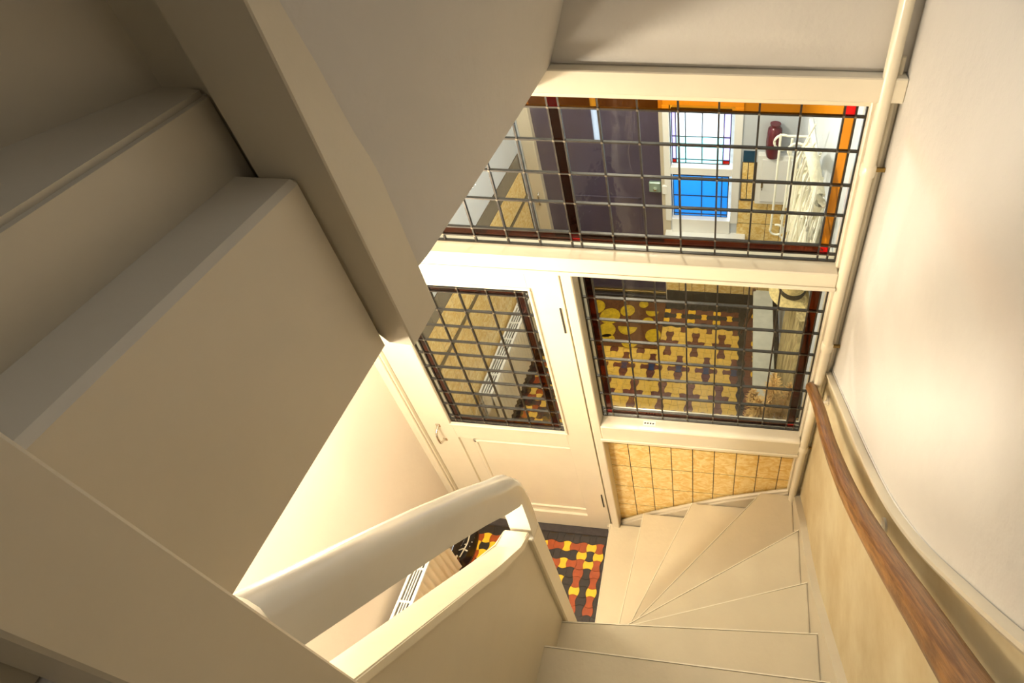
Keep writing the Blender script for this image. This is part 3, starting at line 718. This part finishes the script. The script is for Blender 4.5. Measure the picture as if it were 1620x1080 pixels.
# pampas grass in a floor vase behind the sidelight
vase = tag(lathe('floor_vase', [(0, 0), (.06, 0), (.085, .08), (.09, .22), (.06, .36), (.04, .42), (.05, .46), (.044, .46), (.034, .42), (0, .40)], (0.235, 0.26, 0.0), CLAY), 'dark clay floor vase holding the pampas grass behind the sidelight', 'vase')
def plume(x, y, z0, dx, dy, L_, label):
    p = tag(empty('pampas_stem', (x, y, z0)), label, 'dried grass', 'pampas plumes in the floor vase')
    ax = [Vector((x, y, z0)) + Vector((dx, dy, 1)).normalized()*L_*t for t in (0, .3, .6, .8, 1)]
    tubeo('stalk', ax, .003, PAMPAS, p, n=5)
    bm = BM(); d = Vector((dx, dy, 1)).normalized(); a = d.cross(Vector((0, 1, 0))).normalized(); b = d.cross(a)
    for k in range(420):
        t = random.random(); base = Vector((x, y, z0)) + d*L_*(.35+.62*t); R_ = .052*math.sin(math.pi*min(1, .12+.88*(1-t)**.8))+.004
        th = random.uniform(0, 2*math.pi); o_ = (a*math.cos(th)+b*math.sin(th))
        tip = base + o_*R_*random.uniform(.6, 1.2) + d*.035
        s = d.cross(o_)*.0035; mid = (base+tip)/2 + d*.012
        v = [bm.verts.new(q) for q in (base-s*.4, mid-s, tip, mid+s, base+s*.4)]; bm.faces.new(v)
    shift(bm, p); o = finish('plume', bm, PAMPAS, p); o['kind'] = 'stuff'
for k, (dx, dy, L_) in enumerate(((-.10, -.02, .62), (.16, .10, .66), (.05, .30, .60), (-.16, .22, .52), (.22, -.06, .52), (.02, .06, .72), (-.22, .02, .45))):
    plume(0.235, 0.26, 0.42, dx, dy, L_, ('beige pampas plume leaning slightly away from the vestibule side wall', 'long beige pampas plume leaning slightly towards the vestibule side wall',
        'beige pampas plume tilting straight towards the hanging ribbed coat', 'beige pampas plume tilting towards the grey topped bench', 'shorter beige pampas plume leaning hard against the vestibule side wall',
        'tallest upright pampas plume in the dark floor vase', 'shortest pampas plume, leaning furthest out over the tiled floor')[k])

# straw hat above the hanging ribbed coat
hat = tag(empty('straw_hat', (0.325, 0.72, 1.34)), 'round straw hat with a black band hanging above the ribbed coat', 'hat')
hc = (0.325, 0.72, 1.34)
lathe('brim', [(0.05, .0), (.115, -.012), (.118, -.008), (.06, .006)], hc, STRAW, hat, n=28, sq=1.15)
lathe('crown', [(0.066, .0), (.064, .05), (.055, .082), (.02, .09), (0, .088)], hc, STRAW, hat, n=28, sq=1.15)
lathe('hat_band', [(0.0665, .006), (.069, .007), (.068, .032), (.065, .033)], hc, BLACKL, hat, n=28, sq=1.15)
def cloth(name, label, cat, x0, x1, y0, y1, zt_, zb, mt, folds, amp, thick=.03, group=None):
    bm = BM(); NY, NZ = folds*6, 10; F = []
    for j in range(NZ+1):
        t = j/NZ; z = zt_+(zb-zt_)*t; row = []
        sh_ = .55+.45*min(1, t*2.2)
        for i in range(NY+1):
            s = i/NY; yc = (y0+y1)/2; y = yc+(y0+(y1-y0)*s-yc)*sh_
            x = x0+(x1-x0)*0 + amp*math.sin(2*math.pi*folds*s+.6*t)*(.4+t) - .02*math.sin(math.pi*s)
            row.append(bm.verts.new((x, y, z-.012*math.sin(9*s))))
        F.append(row)
    G = [[bm.verts.new((x1, v.co.y, v.co.z)) for v in row] for row in F]
    for j in range(NZ):
        for i in range(NY):
            bm.faces.new((F[j][i], F[j+1][i], F[j+1][i+1], F[j][i+1])); bm.faces.new((G[j][i+1], G[j+1][i+1], G[j+1][i], G[j][i]))
    for j in range(NZ):
        bm.faces.new((F[j+1][0], F[j][0], G[j][0], G[j+1][0])); bm.faces.new((F[j][-1], F[j+1][-1], G[j+1][-1], G[j][-1]))
    for i in range(NY):
        bm.faces.new((F[0][i], F[0][i+1], G[0][i+1], G[0][i])); bm.faces.new((F[-1][i+1], F[-1][i], G[-1][i], G[-1][i+1]))
    return tag(finish(name, bm, mt, None, smooth=True), label, cat, group)
cloth('hanging_coat', 'long beige ribbed coat hanging on the vestibule wall under the straw hat', 'coat', 0.350, 0.395, 0.36, 1.02, 1.34, 0.30, CLOTH, 7, .008)

# white coat rack with curled hooks and fringed shawl on the right vestibule wall
rk = tag(empty('coat_rack', (XR-.02, 0.75, 1.9)), 'white coat rack with long curled hooks on the vestibule wall', 'coat rack')
box('rack_rail', (XR-.025, 0.30, 1.86), (XR, 1.45, 1.93), WHITEP, rk, bev=.005)
def curl(c, r, a0, a1, n=14):
    return [(c[0]+r*math.cos(math.radians(a0+(a1-a0)*k/n)), c[1], c[2]+r*math.sin(math.radians(a0+(a1-a0)*k/n))) for k in range(n+1)]
for y, x in ((1.30, 0.245), (1.22, 0.315), (0.62, .33), (0.40, .34)):
    pts = [(XR-.01, y, 1.90), (x+.03, y, 1.90)] + curl((x, y, 1.86), .045, 60, 330) if y > 1 else [(XR-.01, y, 1.90), (x+.02, y, 1.92)] + curl((x, y, 1.88), .03, 60, 300)
    tubeo('hook', pts, .007, WHITEC, rk, n=8)
for x, y in ((0.228, 1.28), (0.285, 1.24)):
    tubeo('hook_rod', [(x, y, 1.92), (x+.003, y, 1.55), (x, y, 1.28)] + curl((x+.035, y, 1.28), .038, 180, 470), .0065, WHITEC, rk, n=8)
SH = mat('white_knit', (232, 228, 204), .9, noise=.15, nscale=30, bump=1, bscale=90)
cloth('shawl', 'white knitted shawl with long fringes hanging from the coat rack', 'shawl', 0.325, 0.40, 0.50, 1.12, 1.86, 1.56, SH, 5, .018)
fr = empty('fringed_scarf', (0.35, 0.6, 1.9), label='off-white scarf of loose long fringes over the knitted shawl', cat='scarf')
bm = BM()
for k in range(70):
    y = random.uniform(.30, 1.05); x = random.uniform(.285, .335); z0 = random.uniform(1.8, 2.2); l_ = min(random.uniform(.25, .6), z0 - 3.49 + 1.34*(1.49+y)/1.45)
    tube(bm, catmull([(x+.03, y*.7+.2, z0), (x, y, z0-l_*.4), (x+random.uniform(-.03, .02), y+random.uniform(-.04, .04), z0-l_)], 3), .005, 5)
shift(bm, fr); o = finish('fringe', bm, WHITEC, fr, smooth=True); o['kind'] = 'stuff'
bm = BM(); tube(bm, catmull([(.34, .45, 2.10), (.315, .60, 2.18), (.32, .80, 2.12), (.345, .95, 1.98), (.33, .72, 1.90), (.335, .5, 1.98)], 6), .026, 10, closed=True)
shift(bm, fr); finish('scarf_roll', bm, SH, fr, smooth=True)

# door mat with gold pebbles
mt_ = tag(empty('door_mat', (-0.80, 1.58, 0.004)), 'brown door mat set with golden pebbles before the dark front door', 'door mat')
box('mat_base', (-1.20, 1.345, 0.0045), (-0.50, 1.825, 0.014), MATB, mt_, bev=.003)
px = [(-1.06, 1.73, .075, 0), (-.93, 1.64, .085, 0), (-.80, 1.71, .062, 0), (-.60, 1.72, .055, 1), (-.77, 1.54, .08, 1), (-.93, 1.49, .075, 0), (-.62, 1.60, .05, 2), (-.56, 1.47, .065, 0), (-.91, 1.385, .07, 2), (-.73, 1.40, .07, 1), (-1.10, 1.55, .07, 1), (-1.08, 1.42, .07, 2), (-.68, 1.79, .04, 0)]
for x, y, r, k in px:
    a0 = {0: 0, 1: math.pi, 2: .3}[k]; a1 = {0: 2*math.pi, 1: 2*math.pi, 2: math.pi+.3}[k]; n = 16
    pts = [(x+r*math.cos(a0+(a1-a0)*q/n)*.95, y+r*math.sin(a0+(a1-a0)*q/n), 0.0135) for q in range(n + (1 if k else 0))]
    slab('pebble', pts, (0, 0, .006), GOLD, mt_, bev=.0015)

# street outside
struct(box('pavement', (-6, 2.15, -0.12), (6, 12, -0.06), mat('pavement', (190, 188, 182), .9, noise=.2), bev=0))
